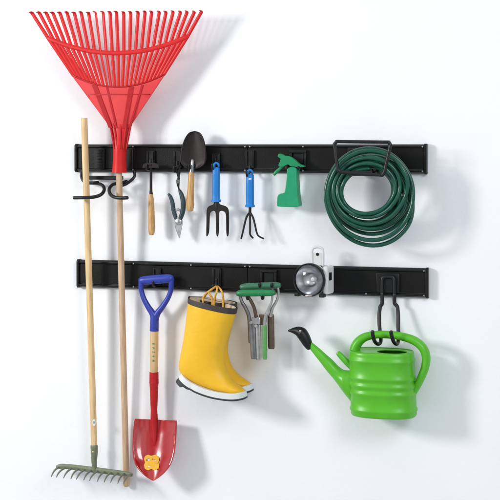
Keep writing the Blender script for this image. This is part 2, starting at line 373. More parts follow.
for i in range(NT):
    u = i / (NT - 1); ax, ay = arc_pt(u); bx, by = band_pt(u); tx = 32 + u * 169.6 + random.uniform(-.45, .45); ty = 13 - u * 1.6 + random.uniform(-.35, .35)
    P = []
    edge = i in (0, NT - 1)
    for t, w in ((-.01, 1.6), (.03, 1.7), (.35, 1.75), (.7, 1.85), (1, 1.9)):
        P.append((ax + (bx - ax) * t, ay + (by - ay) * t, w))
    for t, w in ((.3, 1.9), (.6, 1.88), (.86, 1.85), (.97, 1.85)):
        P.append((bx + (tx - bx) * t, by + (ty - by) * t, w))
    bow = .004 * math.sin(math.pi * u)
    Q = [(x, y, dl(y) + bow + .0005, w) for x, y, w in P]
    t3 = at(tx, ty, dl(ty) + bow); uu = unit(t3)
    pts = [at(*q[:3]) for q in Q] + [t3 + Vector((0, -.005, .0008)), t3 + Vector((0, -.013, .001)), t3 + Vector((0, -.021, -.0005))]
    rad = [q[3] * uu for q in Q] + [1.6 * uu, 1.4 * uu, .9 * uu]
    m = MB(); m.tube3(pts, rad, 10, flat=(1, .4), smooth=3); m.build('tine', 'red', r)

# ------------------------------------------------------------------ bow rake
def db(y): return .050 + (472 - y) * (.032 / 354)
def xb(y): return 84.2 + (y - 118) * (10.0 / 330)
r = thing('garden_rake', 'long pale wooden garden rake with an olive steel toothed head at the bottom', 'rake', at(94.5, 474, .03))
h = MB().tube([(xb(y), y, db(y), 3.25 if y < 440 else 3.1) for y in (118.5, 122, 160, 200, 250, 300, 350, 400, 440, 450)], 16, smooth=2).build('handle', 'ash', r)
m = MB(); m.prism(curve2([(92.6, 420), (95, 419.6), (95.2, 425), (92.9, 425.4)], 3), 0, .0006, lambda x, y: db(y) + .0111); o = m.build('label_sticker', 'stickerwhite', h)
m = MB(); m.prism([(93.2, 421.2), (94.6, 421), (94.7, 423.6), (93.3, 423.8)], 0, .0006, lambda x, y: db(y) + .0117); m.build('print_mark', 'stickergrey', h)
m = MB(); m.tube([(xb(446), 446, db(446), 3.75), (xb(452), 452, db(452), 3.6), (94.2, 460, .051, 2.9), (94.4, 466, .050, 2.6), (94.5, 471, .050, 2.7)], 16, smooth=3)
sk = m.build('socket', 'olive', r)
m = MB(); m.lathe(at(93.2, 452, db(452) + .011), Vector((.1, -1, 0)), [(.0036, 0), (.0034, .001), (.002, .002), (0, .0022)], 12); m.build('rivet', 'brass', sk)
m = MB(); m.tube([(57.2, 467.2, .053, 2.0), (62, 466.3, .051, 2.6), (75, 467.4, .050, 2.75), (88, 469.1, .050, 2.9), (95, 470, .050, 3.1), (105, 471.2, .050, 2.9), (118, 472.8, .050, 2.8), (126, 473.8, .051, 2.6), (131.6, 474.8, .053, 2.0)], 12, flat=(1, .62), smooth=4)
m.build('head_bar', 'olive', r)
for k in range(12):
    t = k / 11; x = 58.4 + t * 72.4; y = 467.8 + t * 7.0
    b = at(x, y, .054); jx = random.uniform(-.003, .003)
    m = MB(); m.tube3([b + Vector((0, .006, .001)), b + Vector((jx * .3, -.014, .001)), b + Vector((jx * .6, -.036, -.001)), b + Vector((jx, -.054, -.007)), b + Vector((jx * 1.2, -.067, -.016))],
                      [.0040, .0037, .0034, .0028, .0016], 8, smooth=4)
    m.build('tooth', 'tooth', r)

# ------------------------------------------------------------------ small hand tools on the upper rail
# hand hoe
r = thing('hand_hoe', 'small hand hoe with a slim black shank and plain wooden handle beside the red rake', 'hand hoe', at(151, 234, .05))
m = MB(); m.tube([(151.6, 233.6, .050, 2.9), (151.6, 228, .050, 3.5), (151.4, 215, .050, 3.4), (151.2, 203, .050, 3.0), (151, 197, .050, 2.5), (151, 194.8, .05, 2.3)], 14, smooth=4); m.build('handle', 'wood', r)
m = MB(); m.tube([(151.1, 198.5, .050, 2.2), (151.1, 194, .050, 1.9), (151, 190, .050, 1.45), (151, 178, .050, 1.35), (151, 168.5, .052, 1.35), (151, 164.5, .058, 1.5)], 12, smooth=3); m.build('shank', 'darksteel', r)
m = MB(); m.prism([(142.4, 168), (143.2, 164.3), (147, 162.6), (155, 162.8), (158.6, 164.5), (159.2, 168)], .058, .004); m.build('blade', 'darksteel', r, bevel=.001)
# pruners
r = thing('pruning_shears', 'open pruning shears with dark teal grips hanging by a small clip', 'shears', at(179.5, 238, .045))
m = MB(); m.tube([(168.6, 194.2, .045, 1.3), (170.6, 197, .045, 1.9), (172.4, 202.5, .045, 2.1), (173.6, 210, .045, 2.25), (175.6, 217, .045, 2.1), (177.6, 221, .045, 1.7)], 12, flat=(1, 1.1)); m.build('grip', 'teal', r)
m = MB(); m.tube([(179.6, 190.4, .047, 1.5), (181.6, 195, .047, 2.3), (183.2, 202, .047, 2.6), (183, 210, .047, 2.55), (181.2, 216.6, .047, 2.3), (179.6, 220.6, .047, 1.8)], 12, flat=(1, 1.1)); m.build('grip', 'teal', r)
m = MB(); m.prism(curve2([(174.5, 219.5), (177.6, 216.6), (181.6, 218.6), (182.6, 223), (181.8, 228), (180.6, 234), (179.4, 238.6), (177.6, 233), (175.6, 227), (174.2, 223)], 4), .047, .005); m.build('blade', 'steel', r, bevel=.0012)
m = MB(); m.prism(curve2([(176, 222), (178.5, 221), (180, 225), (179, 231), (178.6, 236.5), (176.6, 231), (175, 226)], 4), .0412, .005); m.build('counter_blade', 'greysteel', r, bevel=.001)
m = MB(); m.lathe(at(178.4, 221.6, .0500), Vector((0, -1, 0)), [(.0115, 0), (.0115, .003), (.009, .005), (.004, .0052), (.0035, .007), (0, .0075)], 20); m.build('pivot_bolt', 'palesteel', r)
m = MB(); pts = []
for k in range(50): a = k * .9; t = k / 49; pts.append((at(175 + 6 * t, 211.5 - 2 * math.sin(math.pi * t), .046) + Vector((0, .004 * math.cos(a), .0048 * math.sin(a)))))
m.tube3(pts, [.0009] * 50, 6, smooth=2); m.build('spring', 'steel', r)
m = MB(); m.tube([(180, 192.4, .048, .9), (178.7, 188, .049, .9), (178.2, 184.5, .05, 1.5), (178, 181, .05, 1.9), (178.6, 177, .05, 1.3), (177, 171.5, .052, 1.2), (176.3, 168, .055, 1.2), (178.2, 166.2, .058, 1.2), (179.6, 168.4, .055, 1.2), (179.2, 174, .052, 1.2), (178.4, 178, .05, 1.2)], 8, smooth=4); m.build('hanging_clip', 'black', r)
m = MB(); m.tube([(178, 183.2, .052, 2.1), (178, 180, .052, 2.3)], 10); m.build('clip_collar', 'greysteel', r)
# trowel
r = thing('trowel', 'upturned garden trowel with a dark leaf-shaped blade and speckled wooden handle', 'trowel', at(190.3, 210, .05))
cl = [(194.6, 131), (194.2, 139), (193.6, 149), (193.3, 158), (193.0, 165), (192.6, 169)]
wd = [(1.2, 2.0), (7.4, 9), (12.2, 12.5), (13.2, 13), (10.2, 11), (4.2, 5)]
vs = []; fs = []; NS, NQ = 30, 14
cs, ws = spline([Vector((x, y, 0)) for x, y in cl], [w[0] for w in wd], 6)
for i, (c, w) in enumerate(zip(cs, ws)):
    t = i / (len(cs) - 1); half = 13.3 * math.sqrt(max(0, 1 - ((t - .63) / .63) ** 2)) if t < .63 else 13.3 * max(.17, math.cos((t - .63) / .37 * 1.42) ** .9)
    for q in range(NQ + 1):
        s = 2 * q / NQ - 1; vs.append(at(c.x + s * max(half, .25), c.y - (0 if t > .1 else 0), .052 + .012 * s * s * min(1, half / 9) - .006 * t))
for i in range(len(cs) - 1):
    for q in range(NQ): a = i * (NQ + 1) + q; fs.append((a, a + 1, a + NQ + 2, a + NQ + 1))
MB().add(vs, fs).build('blade', 'darksteel', r, solid=.0025)
m = MB(); m.tube([(192.6, 160, .0495, 1.8), (192.4, 165, .052, 2.2), (192, 169, .052, 2.4), (191.6, 174, .052, 2.6)], 12, smooth=4); m.build('shank', 'greysteel', r)
m = MB(); m.tube([(190.2, 209.6, .052, 3.2), (190.2, 205.5, .052, 3.95), (190.4, 197, .052, 3.8), (190.8, 188, .052, 3.3), (191.2, 180, .052, 3.3), (191.4, 174.5, .052, 2.9), (191.5, 172.3, .052, 2.6)], 16, smooth=4); m.build('handle', 'wood', r)
# hand fork
r = thing('hand_fork', 'black three-tined hand fork with a bright blue handle', 'hand fork', at(217.5, 236, .048))
m = MB(); rings = []
for y, a, b in ((167.2, 2.6, 2.4), (168.5, 3.6, 3.0), (175, 3.7, 3.2), (185, 3.8, 3.4), (194, 3.9, 3.5), (199, 3.9, 3.5), (200.2, 4.7, 4.1), (201.8, 4.8, 4.2), (202.3, 3.6, 3.2)):
    c = at(216.2, y, .048); u = unit(c); rings.append(ring_h(c, a * u, b * u, 24, 2.8))
m.loft(rings); hd = m.build('handle', 'blue', r, angle=45)
m = MB(); c = at(216.3, 165.6, .048); m.tube3([c + Vector((.0085 * math.cos(a), 0, .0085 * math.sin(a))) for a in [k * math.pi / 8 for k in range(-1, 10)]], [.0038] * 11, 10, smooth=2); m.build('hanging_loop', 'blue', hd)
fk = [(214.5, 201.6), (218.2, 201.6), (220.2, 204.4), (225.6, 206.2), (228.6, 210), (229.1, 222), (228.8, 233), (227.7, 236.6), (226.4, 233), (226.2, 222), (225.8, 214), (223.8, 211.4), (220.6, 211), (219.2, 213.4), (219, 226), (218.7, 233.5),
      (217.5, 236.8), (216.3, 233.5), (216, 226), (215.7, 213.4), (214.3, 211), (211.8, 211.4), (210, 214), (209.6, 222), (209, 232.5), (206.7, 236.6), (206.3, 232), (206.5, 222), (206.8, 210), (209, 206.2), (213.2, 204.4)]
m = MB(); m.prism(curve2(fk, 3), .050, .006, lambda x, y: .050 + .010 * math.sin(max(0, min(1, (y - 208) / 28)) * math.pi) + .004); m.build('fork_head', 'darksteel', r, bevel=.0016)
m = MB(); m.tube([(216.4, 200.5, .050, 2.1), (216.6, 205, .053, 1.9), (217, 209.5, .056, 1.1)], 10, smooth=4); m.build('ferrule', 'darksteel', r)
# cultivator
r = thing('hand_cultivator', 'thin three-pronged hand cultivator with a bright blue handle', 'cultivator', at(251, 238, .048))
m = MB(); rings = []
for y, a, b in ((174.0, 2.8, 2.6), (175.2, 3.8, 3.2), (184, 3.9, 3.4), (194, 4.0, 3.5), (203, 4.0, 3.5), (204.8, 4.1, 3.6), (205.4, 4.9, 4.2), (206.8, 4.9, 4.2), (207.3, 3.4, 3.1)):
    c = at(250, y, .048); u = unit(c); rings.append(ring_h(c, a * u, b * u, 24, 2.8))
m.loft(rings); hd = m.build('handle', 'blue', r, angle=45)
m = MB(); c = at(250, 172.6, .048); m.tube3([c + Vector((.0085 * math.cos(a), 0, .0085 * math.sin(a))) for a in [k * math.pi / 8 for k in range(-1, 10)]], [.0038] * 11, 10, smooth=2); m.build('hanging_loop', 'blue', hd)
m = MB(); m.prism([(248.6, 178.4), (251.4, 178.2), (251.4, 179.5), (248.6, 179.7)], .048 + .0122, .0008); m.build('label_mark', 'stickerwhite', hd)
m = MB(); m.tube([(250, 206, .048, 1.6), (250, 210, .048, 1.5), (249.8, 214, .048, 1.7)], 10, smooth=3); m.build('shank', 'darksteel', r)
for P in ([(249.6, 212.5), (246.4, 217.5), (244.4, 225), (242.6, 233), (241.2, 238.5)], [(249.9, 213), (250, 220), (250, 229), (250.2, 234.5), (253, 238)], [(250.2, 212.5), (253, 217.5), (255, 225), (256.6, 232), (258.6, 236), (263.6, 238.6)]):
    m = MB(); m.tube([(x, y, .048 + .012 * math.sin(i / (len(P) - 1) * 2.6), 1.15 - .06 * i) for i, (x, y) in enumerate(P)], 10); m.build('prong', 'darksteel', r)
# spray bottle
r = thing('spray_bottle', 'emerald green trigger spray bottle hanging from the upper rail', 'spray bottle', at(289, 206, .055))
m = MB(); bo = [(289.2, 168), (297.6, 168), (298, 176), (298.6, 185), (299.2, 194), (300.4, 203), (300, 206), (297, 206.8), (288, 206.8), (280.4, 206.3), (278.5, 205), (278.6, 200), (279.2, 195.6), (281.6, 193.6), (285, 192.8), (286.4, 190.5), (287.4, 184), (288.4, 176)]
bd = m.prism(curve2(bo, 3), .057, .042).build('bottle', 'bottle', r, bevel=.008, seg=4, angle=60)
m = MB(); m.prism(curve2([(278.6, 156.6), (279.4, 154), (282, 154), (285, 155.6), (290, 156.4), (295, 159.6), (300, 164), (304.5, 165.8), (304.2, 167), (297, 167), (291.4, 166.2), (288.6, 164.4), (284, 166.4), (280.6, 166.6), (279.2, 165.4), (280.6, 162), (281.4, 158.8)], 3), .057, .022)
m.build('spray_head', 'spray', r, bevel=.004, seg=3, angle=60)
m = MB(); m.tube([(284, 165, .057, 1.1), (280, 168.5, .057, 1.4), (276.4, 171.8, .057, 1.8), (274.2, 174.6, .057, 1.5)], 10); m.build('trigger', 'spray', r)
m = MB(); c = at(293.4, 168, .057); m.lathe(c + Vector((0, 0, -.006)), Vector((0, 0, 1)), [(.0135, 0), (.0165, .001), (.0165, .009), (.013, .011)], 24); m.build('neck_collar', 'black', r)

# ------------------------------------------------------------------ hose and its bracket
r = thing('hose_bracket', 'black wire hose bracket with a square front loop on the upper rail', 'bracket', at(363, 170, .02))
m = MB(); m.box(at(364, 159, .0235), .11, .010, .075); m.build('base_plate', 'black', r, bevel=.003)
fr = [(336.6, 141.6, .166), (389, 142.2, .166), (390.6, 145, .166), (387.6, 158, .166), (384.4, 172, .165), (382.4, 175, .164), (364, 174.2, .164), (340, 171.8, .164), (338, 170, .165), (336.2, 158, .166), (334.4, 144.2, .166)]
P = []
for i in range(len(fr)):
    a = Vector(at(*fr[i])); b = Vector(at(*fr[(i + 1) % len(fr)])); P += [a, a.lerp(b, .15), a.lerp(b, .5), a.lerp(b, .85)]
P = P[2:] + P[:2]; P.append(P[0].copy()); m = MB(); m.tube3(P, [.0058] * len(P), 12, smooth=3, round_ends=False); m.build('front_loop', 'wire', r)
for px in (351, 376):
    m = MB(); m.tube([(px, 166, .026, 2.0), (px, 171, .034, 2.0), (px, 172.8, .06, 2.0), (px, 173.4, .11, 2.0), (px, 174, .164, 2.0)], 10); m.build('support_arm', 'wire', r)
m = MB(); m.box(at(363.5, 173.2, .146), .066, .040, .017); m.build('saddle', 'black', r, bevel=.004, seg=3)

r = thing('garden_hose', 'coiled dark green garden hose hanging on the bracket', 'hose', at(367, 247, .1))
random.seed(11)
pts = []; STEP = 36
layers = [.094, .110, .126, .142]
sv = []
for li in range(4):
    base = ([.04, .30, .55, .76], [.16, .44, .65], [.08, .36, .60, 1.0], [0.0, .22, .50, .88])[li]
    if li % 2: base = base[::-1]
    sv += [(s, layers[li], random.uniform(-1, 1), random.uniform(-1, 1)) for s in base]
sv = sv[::-1]
for i, (s, d, j1, j2) in enumerate(sv):
    s2, d2, k1, k2 = sv[min(i + 1, len(sv) - 1)]
    for k in range(STEP):
        t = k / STEP; e = t * t * (3 - 2 * t)
        w = max(0, (e - .72) / .28); w = w * w * (3 - 2 * w)
        ss, dd, a1, a2 = s + (s2 - s) * w, d + (d2 - d) * w, j1 + (k1 - j1) * w, j2 + (k2 - j2) * w
        Lx, Rx = 341.5 - 15 * ss + a1 * 1.0, 392 + 25 * ss + a2 * 2.2
        Ty, By = 168.5 - 19.5 * ss ** .9 + a2 * .5, 214 + (23 * ss if ss < .65 else 15 + 48.5 * (ss - .65)) + a1 * (2.2 if ss < .65 else .7)
        cx, cy = (Lx + Rx) / 2 + (1.5 + a1) * math.cos(2 * math.pi * t) + 2.2 * ss * max(0, -math.cos(2 * math.pi * t)), (Ty + By) / 2
        ang = math.pi / 2 + 2 * math.pi * t
        x = cx + (Rx - Lx) / 2 * math.cos(ang); y = cy - (By - Ty) / 2 * math.sin(ang)
        pts.append(at(x + .012 * (y - 200) * ss * 3, y, dd + .005 * math.sin(3 * ang + a1 * 3)))
m = MB(); m.tube3(pts, [.0069] * len(pts), 12, smooth=2); m.build('hose_coil', 'hose', r)
pts_end = pts; m = MB(); e = pts[-1]; q = (pts[-1] - pts[-4]).normalized()
m.lathe(e - q * .004, q, [(.007, 0), (.0102, .001), (.0102, .020), (.0115, .021), (.0115, .030), (.008, .031), (.0, .0312)], 18); m.build('hose_end', 'black', r)

# ------------------------------------------------------------------ shovel
r = thing('shovel', 'small red-bladed shovel hung by its royal blue D-shaped handle', 'shovel', at(153, 480, .035))
ds = lambda y: .050 - (y - 280) * .00004
m = MB(); m.tube([(140.8, 281, ds(280), 3.6), (144, 280.4, ds(280), 4.3), (156, 279.4, ds(280), 4.6), (168, 278.6, ds(280), 4.4), (171.6, 278.6, ds(280), 3.7)], 16, smooth=4)
m.tube([(141.4, 281, ds(282), 3.0), (141.2, 289, ds(289), 2.5), (143.6, 298, ds(298), 2.6), (148, 306.5, ds(306), 2.9), (152.8, 314, ds(314), 3.4), (154.4, 321, ds(320), 4.0)], 14)
m.tube([(171.4, 279, ds(282), 3.0), (170.8, 290, ds(289), 2.5), (168, 298, ds(298), 2.6), (162.6, 306.5, ds(306), 2.9), (157, 314, ds(314), 3.4), (154.8, 321, ds(320), 4.0)], 14)
m.tube([(154.6, 315, ds(315), 4.0), (154.4, 322, ds(322), 4.4), (154.2, 331, ds(331), 4.55)], 16, smooth=4, round_ends=False)
m.build('grip_handle', 'navy', r, angle=60)
m = MB(); m.tube([(154.3, 328, ds(328), 4.2), (154.2, 350, ds(350), 4.25), (154.0, 371.6, ds(371.6), 4.0)], 18, smooth=4); sh = m.build('shaft', 'shaftwood', r)
m = MB(); random.seed(3)
for k in range(5):
    y = 343 + 4.2 * k
    for q in range(2):
        x = 152.9 + q * 1.0 + random.uniform(-.2, .2); h_ = random.uniform(1.0, 2.2); w = .42
        m.prism([(x - w, y), (x + w, y + .3), (x + w * .6, y + h_), (x - w * .8, y + h_ - .3)], 0, .0006, lambda a, b: ds(b) + .0146)
m.build('print_mark', 'greenprint', sh)
m = MB(); m.tube([(154.0, 372, ds(372), 4.65), (154, 381, ds(381), 4.75), (154, 383, ds(383), 4.95), (154, 384.5, ds(384), 4.6), (154, 400, ds(400), 3.9), (154, 410, ds(410), 3.4), (154.2, 418, ds(418), 3.8), (154.4, 428, ds(428) + .001, 3.4), (154.6, 440, ds(440) + .008, 2.2), (154.6, 447, ds(447) + .011, 1.0)], 16, flat=(1, .8), smooth=4, round_ends=False)
m.build('socket', 'socketred', r)
# blade: rows from shoulder to point, scooped
rows = [(419.6, 135.0, 176.4), (423, 134.2, 176.5), (432, 133.2, 176.2), (442, 132.6, 175.6), (451, 132.6, 174.6), (459, 133.6, 172.6), (466, 136.4, 169.4), (472, 141, 164.8), (476.5, 146, 159.8), (479.4, 150.4, 155.6), (480.6, 152.4, 153.8)]
vs = []; fs = []; NQ = 24
yy, _ = spline([Vector(x) for x in rows], [0] * len(rows), 4)
for c in yy:
    for q in range(NQ + 1):
        s = 2 * q / NQ - 1; y, a, b = c; w = (b - a) / 2
        x = a + (b - a) * q / NQ
        scoop = .026 * (s * s) * min(1, w / 17) ** 1.5
        lip = .010 * max(0, (432 - y) / 13) ** 1.5 * (1 - .3 * abs(s))
        ridge = .006 * math.exp(-(s / .16) ** 2) * max(0, 1 - (y - 419) / 28)
        vs.append(at(x, y + (.9 * s if y < 424 else 0), .030 + (y - 419) * .00098 + scoop + lip * .6 + ridge + .010 * ((y - 450) / 30) ** 2 * (y > 450)))
for i in range(len(yy) - 1):
    for q in range(NQ): a = i * (NQ + 1) + q; fs.append((a, a + 1, a + NQ + 2, a + NQ + 1))
bl = MB().add(vs, fs).build('blade', 'shovelred', r, solid=-.0022)
def onblade(x, y, lift):
    t = [(rr[1], rr[2]) for rr in rows if rr[0] <= y][-1]; s = (x - (t[0] + t[1]) / 2) / ((t[1] - t[0]) / 2); w = (t[1] - t[0]) / 2
    return .030 + (y - 419) * .00098 + .026 * s * s * min(1, w / 17) ** 1.5 + .010 * ((y - 450) / 30) ** 2 * (y > 450) + .0022 + lift
m = MB(); m.prism(curve2([(145, 456.4), (148, 454.8), (151.5, 455.8), (155, 454.8), (158.6, 456.4), (159.2, 459.4), (158.4, 462.2), (159.2, 465.6), (158, 469), (154.4, 470), (151.4, 469), (148, 470.2), (145, 468.6), (144, 465.4), (145, 462.2), (144.2, 459.2)], 3), 0, .001, lambda x, y: onblade(x, y, .0004))
st = m.build('sticker', 'sticker', bl)
random.seed(5)
for nm, k in (('stickerbrown', 7), ('stickerwhite', 3), ('stickergrey', 2)):
    m = MB()
    for q in range(k):
        x, y = random.uniform(146.6, 156.6), random.uniform(458, 467); a, b = random.uniform(.5, 1.3), random.uniform(.4, .9)
        m.prism([(x + a * math.cos(t * 1.05), y + b * math.sin(t * 1.05)) for t in range(6)], 0, .0005, lambda px, py, q=q: onblade(px, py, .0030 + .0001 * q + (.0008 if nm != 'stickerbrown' else 0)))
    m.build('print_mark', nm, st)

# ------------------------------------------------------------------ boots
def boot():
    r = thing('rubber_boot', 'yellow rubber boot in front of its pair, white band and dark sole fully visible', 'boot', at(212, 396, .135), 'pair of yellow rubber boots')
    D = .135; u = unit(at(210, 340, D))
    def pair_ring(A, B, hw, n=28, e=2.25):
        a, b = at(*A, D), at(*B, D); c = (a + b) / 2; ax = (b - a) / 2; out = []
        for k in range(n):
            t = 2 * math.pi * k / n; ct, st = math.cos(t), math.sin(t)
            out.append(c + ax * math.copysign(abs(ct) ** (2 / e), ct) + Vector((0, hw * u * math.copysign(abs(st) ** (2 / e), st), 0)))
        return out
    S_ = [((188.8, 299), (236.3, 311), 15), ((188, 306), (235, 316.5), 15.2), ((187, 316), (232.4, 325), 15.2), ((185.6, 329), (229, 335), 15), ((183.2, 344), (225.4, 345.5), 14.6), ((180.4, 357), (223.4, 354.5), 14.2),
          ((178.6, 366), (224.4, 361.5), 13.8), ((180, 373.5), (225.4, 367.6), 13.2), ((188.5, 379.5), (228, 373.8), 13), ((200, 385), (231.4, 379), 12.8), ((211, 389), (235.2, 382.8), 12.4), ((222, 391.4), (239.2, 386), 11.6), ((232, 393.2), (242.2, 388.6), 10), ((240, 394), (244.4, 389.8), 6.5), ((242.5, 394), (244.6, 391.6), 2.5)]
    m = MB(); m.loft([pair_ring(*s) for s in S_], cap=False); up = m.build('upper', 'yellow', r, solid=.003, angle=60, sub=1)
    m = MB(); m.loft([pair_ring((189.0, 297.2), (236.9, 308.2), 15.5), pair_ring((188.7, 297.0), (237.1, 308.0), 15.9), pair_ring((188.3, 302), (236.2, 313.6), 15.9), pair_ring((188.6, 302.6), (235.8, 314), 15.0)], cap=False); m.build('cuff_band', 'cuff', r, angle=50)
    m = MB(); m.loft([pair_ring((190.2, 297.3), (235.4, 308.2), 14.3), pair_ring((190.4, 306), (233.4, 316), 14.2), pair_ring((189, 330), (226, 334), 13.8)], cap=False); m.build('lining', 'lining', r)
    # sole line: picture points along the foot, offset square to the line, given the outline of a foot across
    top = [(183.0, 371.8), (187.6, 375.6), (194, 380.4), (205, 385.6), (216, 389.2), (227, 391.2), (237, 392), (245.6, 391)]
    n = len(top); hwid = [4, 12.2, 13.8, 13.8, 14.2, 14.6, 12, 3]
    P, HW = spline([at(x, y, D) for x, y in top], hwid, 5)
    def band(o0, o1, grow, name, mt, extra=None):
        m = MB(); rings = []
        for i, p in enumerate(P):
            t = (P[min(i + 1, len(P) - 1)] - P[max(i - 1, 0)]).normalized(); nn = Vector((t.z, 0, -t.x)) if t.x > 0 else Vector((-t.z, 0, t.x)); nn = -nn if nn.z > 0 else nn
            f = i / (len(P) - 1); w = (14.1 * (max(0.03, 1 - abs(2 * f - 1) ** 5.0)) ** .5) * (1 if f > .35 else .94)
            if extra: e0, e1 = extra(f)
            else: e0, e1 = o0, o1
            w = (w + grow) * u
            a, b = p + nn * e0 * u, p + nn * e1 * u
            rings.append([a + Vector((0, -w, 0)), b + Vector((0, -w, 0)), b + Vector((0, w, 0)), a + Vector((0, w, 0))])
        m.loft(rings); return m.build(name, mt, r, bevel=.0018, seg=2)
    band(-.2, 5.5, -.2, 'foxing_band', 'white_rubber')
    band(5.6, 8, -.25, 'sole', 'sole', lambda f: (5.4, 10.4 if f < .22 else (8.0 if f < .3 else 7.2)))
    # pull cords up to the hook
    for k, (x0, x1, yy0) in enumerate(((203, 212, 303), (214, 223, 305))):
        for q, dd in enumerate((.118, .152)):
            m = MB(); cx = (x0 + x1) / 2
            m.tube([(x0, yy0 + 5, dd, 0.95), (x0 + .5, yy0 - 6, dd, 1.0), (x0 + 3 + 4 * (1 - k), 290.5 + q, dd - .03 * (q + 0), 1.0), (216.5 + k, 286.4 - q * .4, .088 - .01 * k, 1.0), (x1 - 1 + 2 * (k - 1), 292, dd - .03 * q, 1.0), (x1, yy0 - 4, dd, 1.0), (x1, yy0 + 7, dd, 0.95)], 10, smooth=5)
            if q == 0: m.build('pull_loop', 'cord', r)
    return r
b1 = boot()
b2 = copy_tree(b1); b2.location = b1.location + Vector((-.003, .086, .000)); b2.rotation_euler = (0, R(-4.6), 0); b2['label'] = 'yellow rubber boot half hidden behind its pair, only the toe and rim showing'
for ch in b2.children:
    if ch.name.startswith('pull_loop'): ch.location += Vector((.012, -.030, -.006))

# ------------------------------------------------------------------ green-gripped tool
r = thing('bulb_planter', 'steel squeeze-grip hand tool with two stacked green bar grips and hanging jaws', 'bulb planter', at(261, 361, .08))
m = MB(); m.tube([(241.6, 287.4, .095, 2.9), (246, 286.8, .095, 3.5), (262, 285.9, .095, 3.4), (276, 285.4, .095, 3.2), (279.6, 285.4, .095, 2.6)], 14, smooth=4); m.build('grip', 'grip2', r, label='duller green upper bar grip')
m = MB(); m.tube([(237.8, 293.6, .115, 2.7), (242, 293.2, .115, 3.5), (256, 293.0, .115, 3.5), (270, 292.8, .115, 3.4), (274, 292.6, .115, 2.7)], 14, smooth=4); lg = m.build('grip', 'grip', r, label='brighter green lower bar grip')
for px in (247.6, 262.6): MB().tube([(px, 294, .116, 2.0), (px, 297.4, .116, 2.1), (px, 299.2, .115, 1.4)], 10, smooth=3).build('grip_knob', 'black', lg)
m = MB(); m.tube([(239.8, 294, .108, 1.5), (241.6, 301, .106, 1.7), (245, 307, .102, 1.9), (248.6, 315, .096, 2.1), (249.8, 325, .09, 2.2), (250.6, 342, .086, 2.3)], 12); m.build('lever_arm', 'greysteel', r)
m = MB(); m.tube([(248.6, 297, .112, 1.5), (252, 303, .106, 1.8), (254.6, 309, .1, 1.8), (256, 317, .094, 2.0)], 12); m.build('lever_arm', 'brownsteel', r)
m = MB(); m.tube([(272.4, 294, .110, 1.1), (271.8, 301, .104, 1.2), (268.4, 310, .098, 1.5), (265.4, 317, .092, 1.7), (264.4, 327, .088, 1.7)], 12); m.build('lever_arm', 'steel', r)
m = MB(); m.tube([(278, 285.6, .098, 1.3), (278.4, 294, .096, 1.3), (276.6, 301, .092, 1.4), (272.6, 308, .086, 1.7), (270.4, 316, .082, 1.9)], 12); m.build('lever_arm', 'palesteel', r)
def strip(x0, x1, y0, y1, d, mt, nm='jaw', lean=0):
    m = MB(); rings = []
    for t in (0, .06, .5, .94, 1):
        w = (x1 - x0) / 2 * (.82 if t in (0, 1) else 1); c = at((x0 + x1) / 2 + lean * t, y0 + (y1 - y0) * t, d); u = unit(c)
        rings.append(ring_h(c, w * u, w * u * .55, 18, 3))
    return m.loft(rings).build(nm, mt, r, angle=50)
strip(249.6, 255.2, 323, 359, .088, 'greysteel', lean=1.2); strip(254.6, 261.0, 318, 360, .082, 'palesteel', lean=1.0); strip(262.2, 266.9, 325, 359.5, .090, 'greenstrip', lean=.4); strip(267.4, 274.2, 314, 349, .076, 'brownsteel', lean=.6)
m = MB(); m.box(at(256.2, 320.5, .094), .030, .010, .024); m.build('pivot_block', 'palesteel', r, bevel=.003)
m = MB(); m.box(at(261.6, 319.6, .086), .016, .010, .034); m.build('spring_block', 'brownsteel', r, bevel=.002)
m = MB()
for px, py in ((250.6, 322.6), (255.8, 326)): m.lathe(at(px, py, .1005), Vector((0, -1, 0)), [(.006, -.006), (.006, .001), (.004, .003), (0, .0032)], 14)
m.build('bolt', 'steel', r)

# ------------------------------------------------------------------ spotlight lamp
c = at(309.6, 280, .125)
tocam = (CAM - c).normalized(); ax = (Matrix.Rotation(R(-24), 3, 'Z') @ tocam); ax = (ax + Vector((0, 0, -.10))).normalized()
r = thing('spotlight_lamp', 'round hand lamp with clear lens, black rim and pale grey body on the lower rail', 'lamp', c - Vector((0, 0, .06)))
u = unit(c); RR = 16.2 * u
m = MB(); m.lathe(c, ax, [(RR * .93, -.012), (RR * 1.0, -.014), (RR * 1.03, -.010), (RR * 1.045, .002), (RR * 1.035, .009), (RR * 1.01, .012), (RR * .97, .010), (RR * .955, .004), (RR * .955, -.008), (RR * .93, -.012)], 56); m.build('bezel', 'black', r)
m = MB(); m.lathe(c, ax, [(RR * .965, .000), (RR * .94, -.006), (RR * .80, -.020), (RR * .62, -.034), (RR * .40, -.044), (RR * .2, -.049), (RR * .13, -.050), (0, -.050)], 56); m.build('reflector', 'chrome', r)
m = MB(); m.lathe(c, ax, [(RR * .965, .003), (RR * .8, .009), (RR * .55, .0145), (RR * .25, .0175), (0, .0182)], 56); m.build('lens', 'glass', r)
m = MB(); m.lathe(c, ax, [(.006, -.049), (.007, -.044), (.0085, -.038), (.0085, -.030), (.006, -.024), (0, -.022)], 20); m.build('bulb', 'bulb', r)
m = MB(); m.lathe(c, ax, [(RR * .98, -.008), (RR * .99, -.016), (RR * .95, -.03), (RR * .86, -.048), (RR * .74, -.062), (RR * .60, -.070), (0, -.073)], 48); hb = m.build('housing', 'lampgrey', r)
side = ax.cross(Vector((0, 0, 1))).normalized(); side = side if side.x > 0 else -side; upv = side.cross(ax).normalized(); upv = upv if upv.z > 0 else -upv
rot = Matrix((side, ax, upv)).transposed()
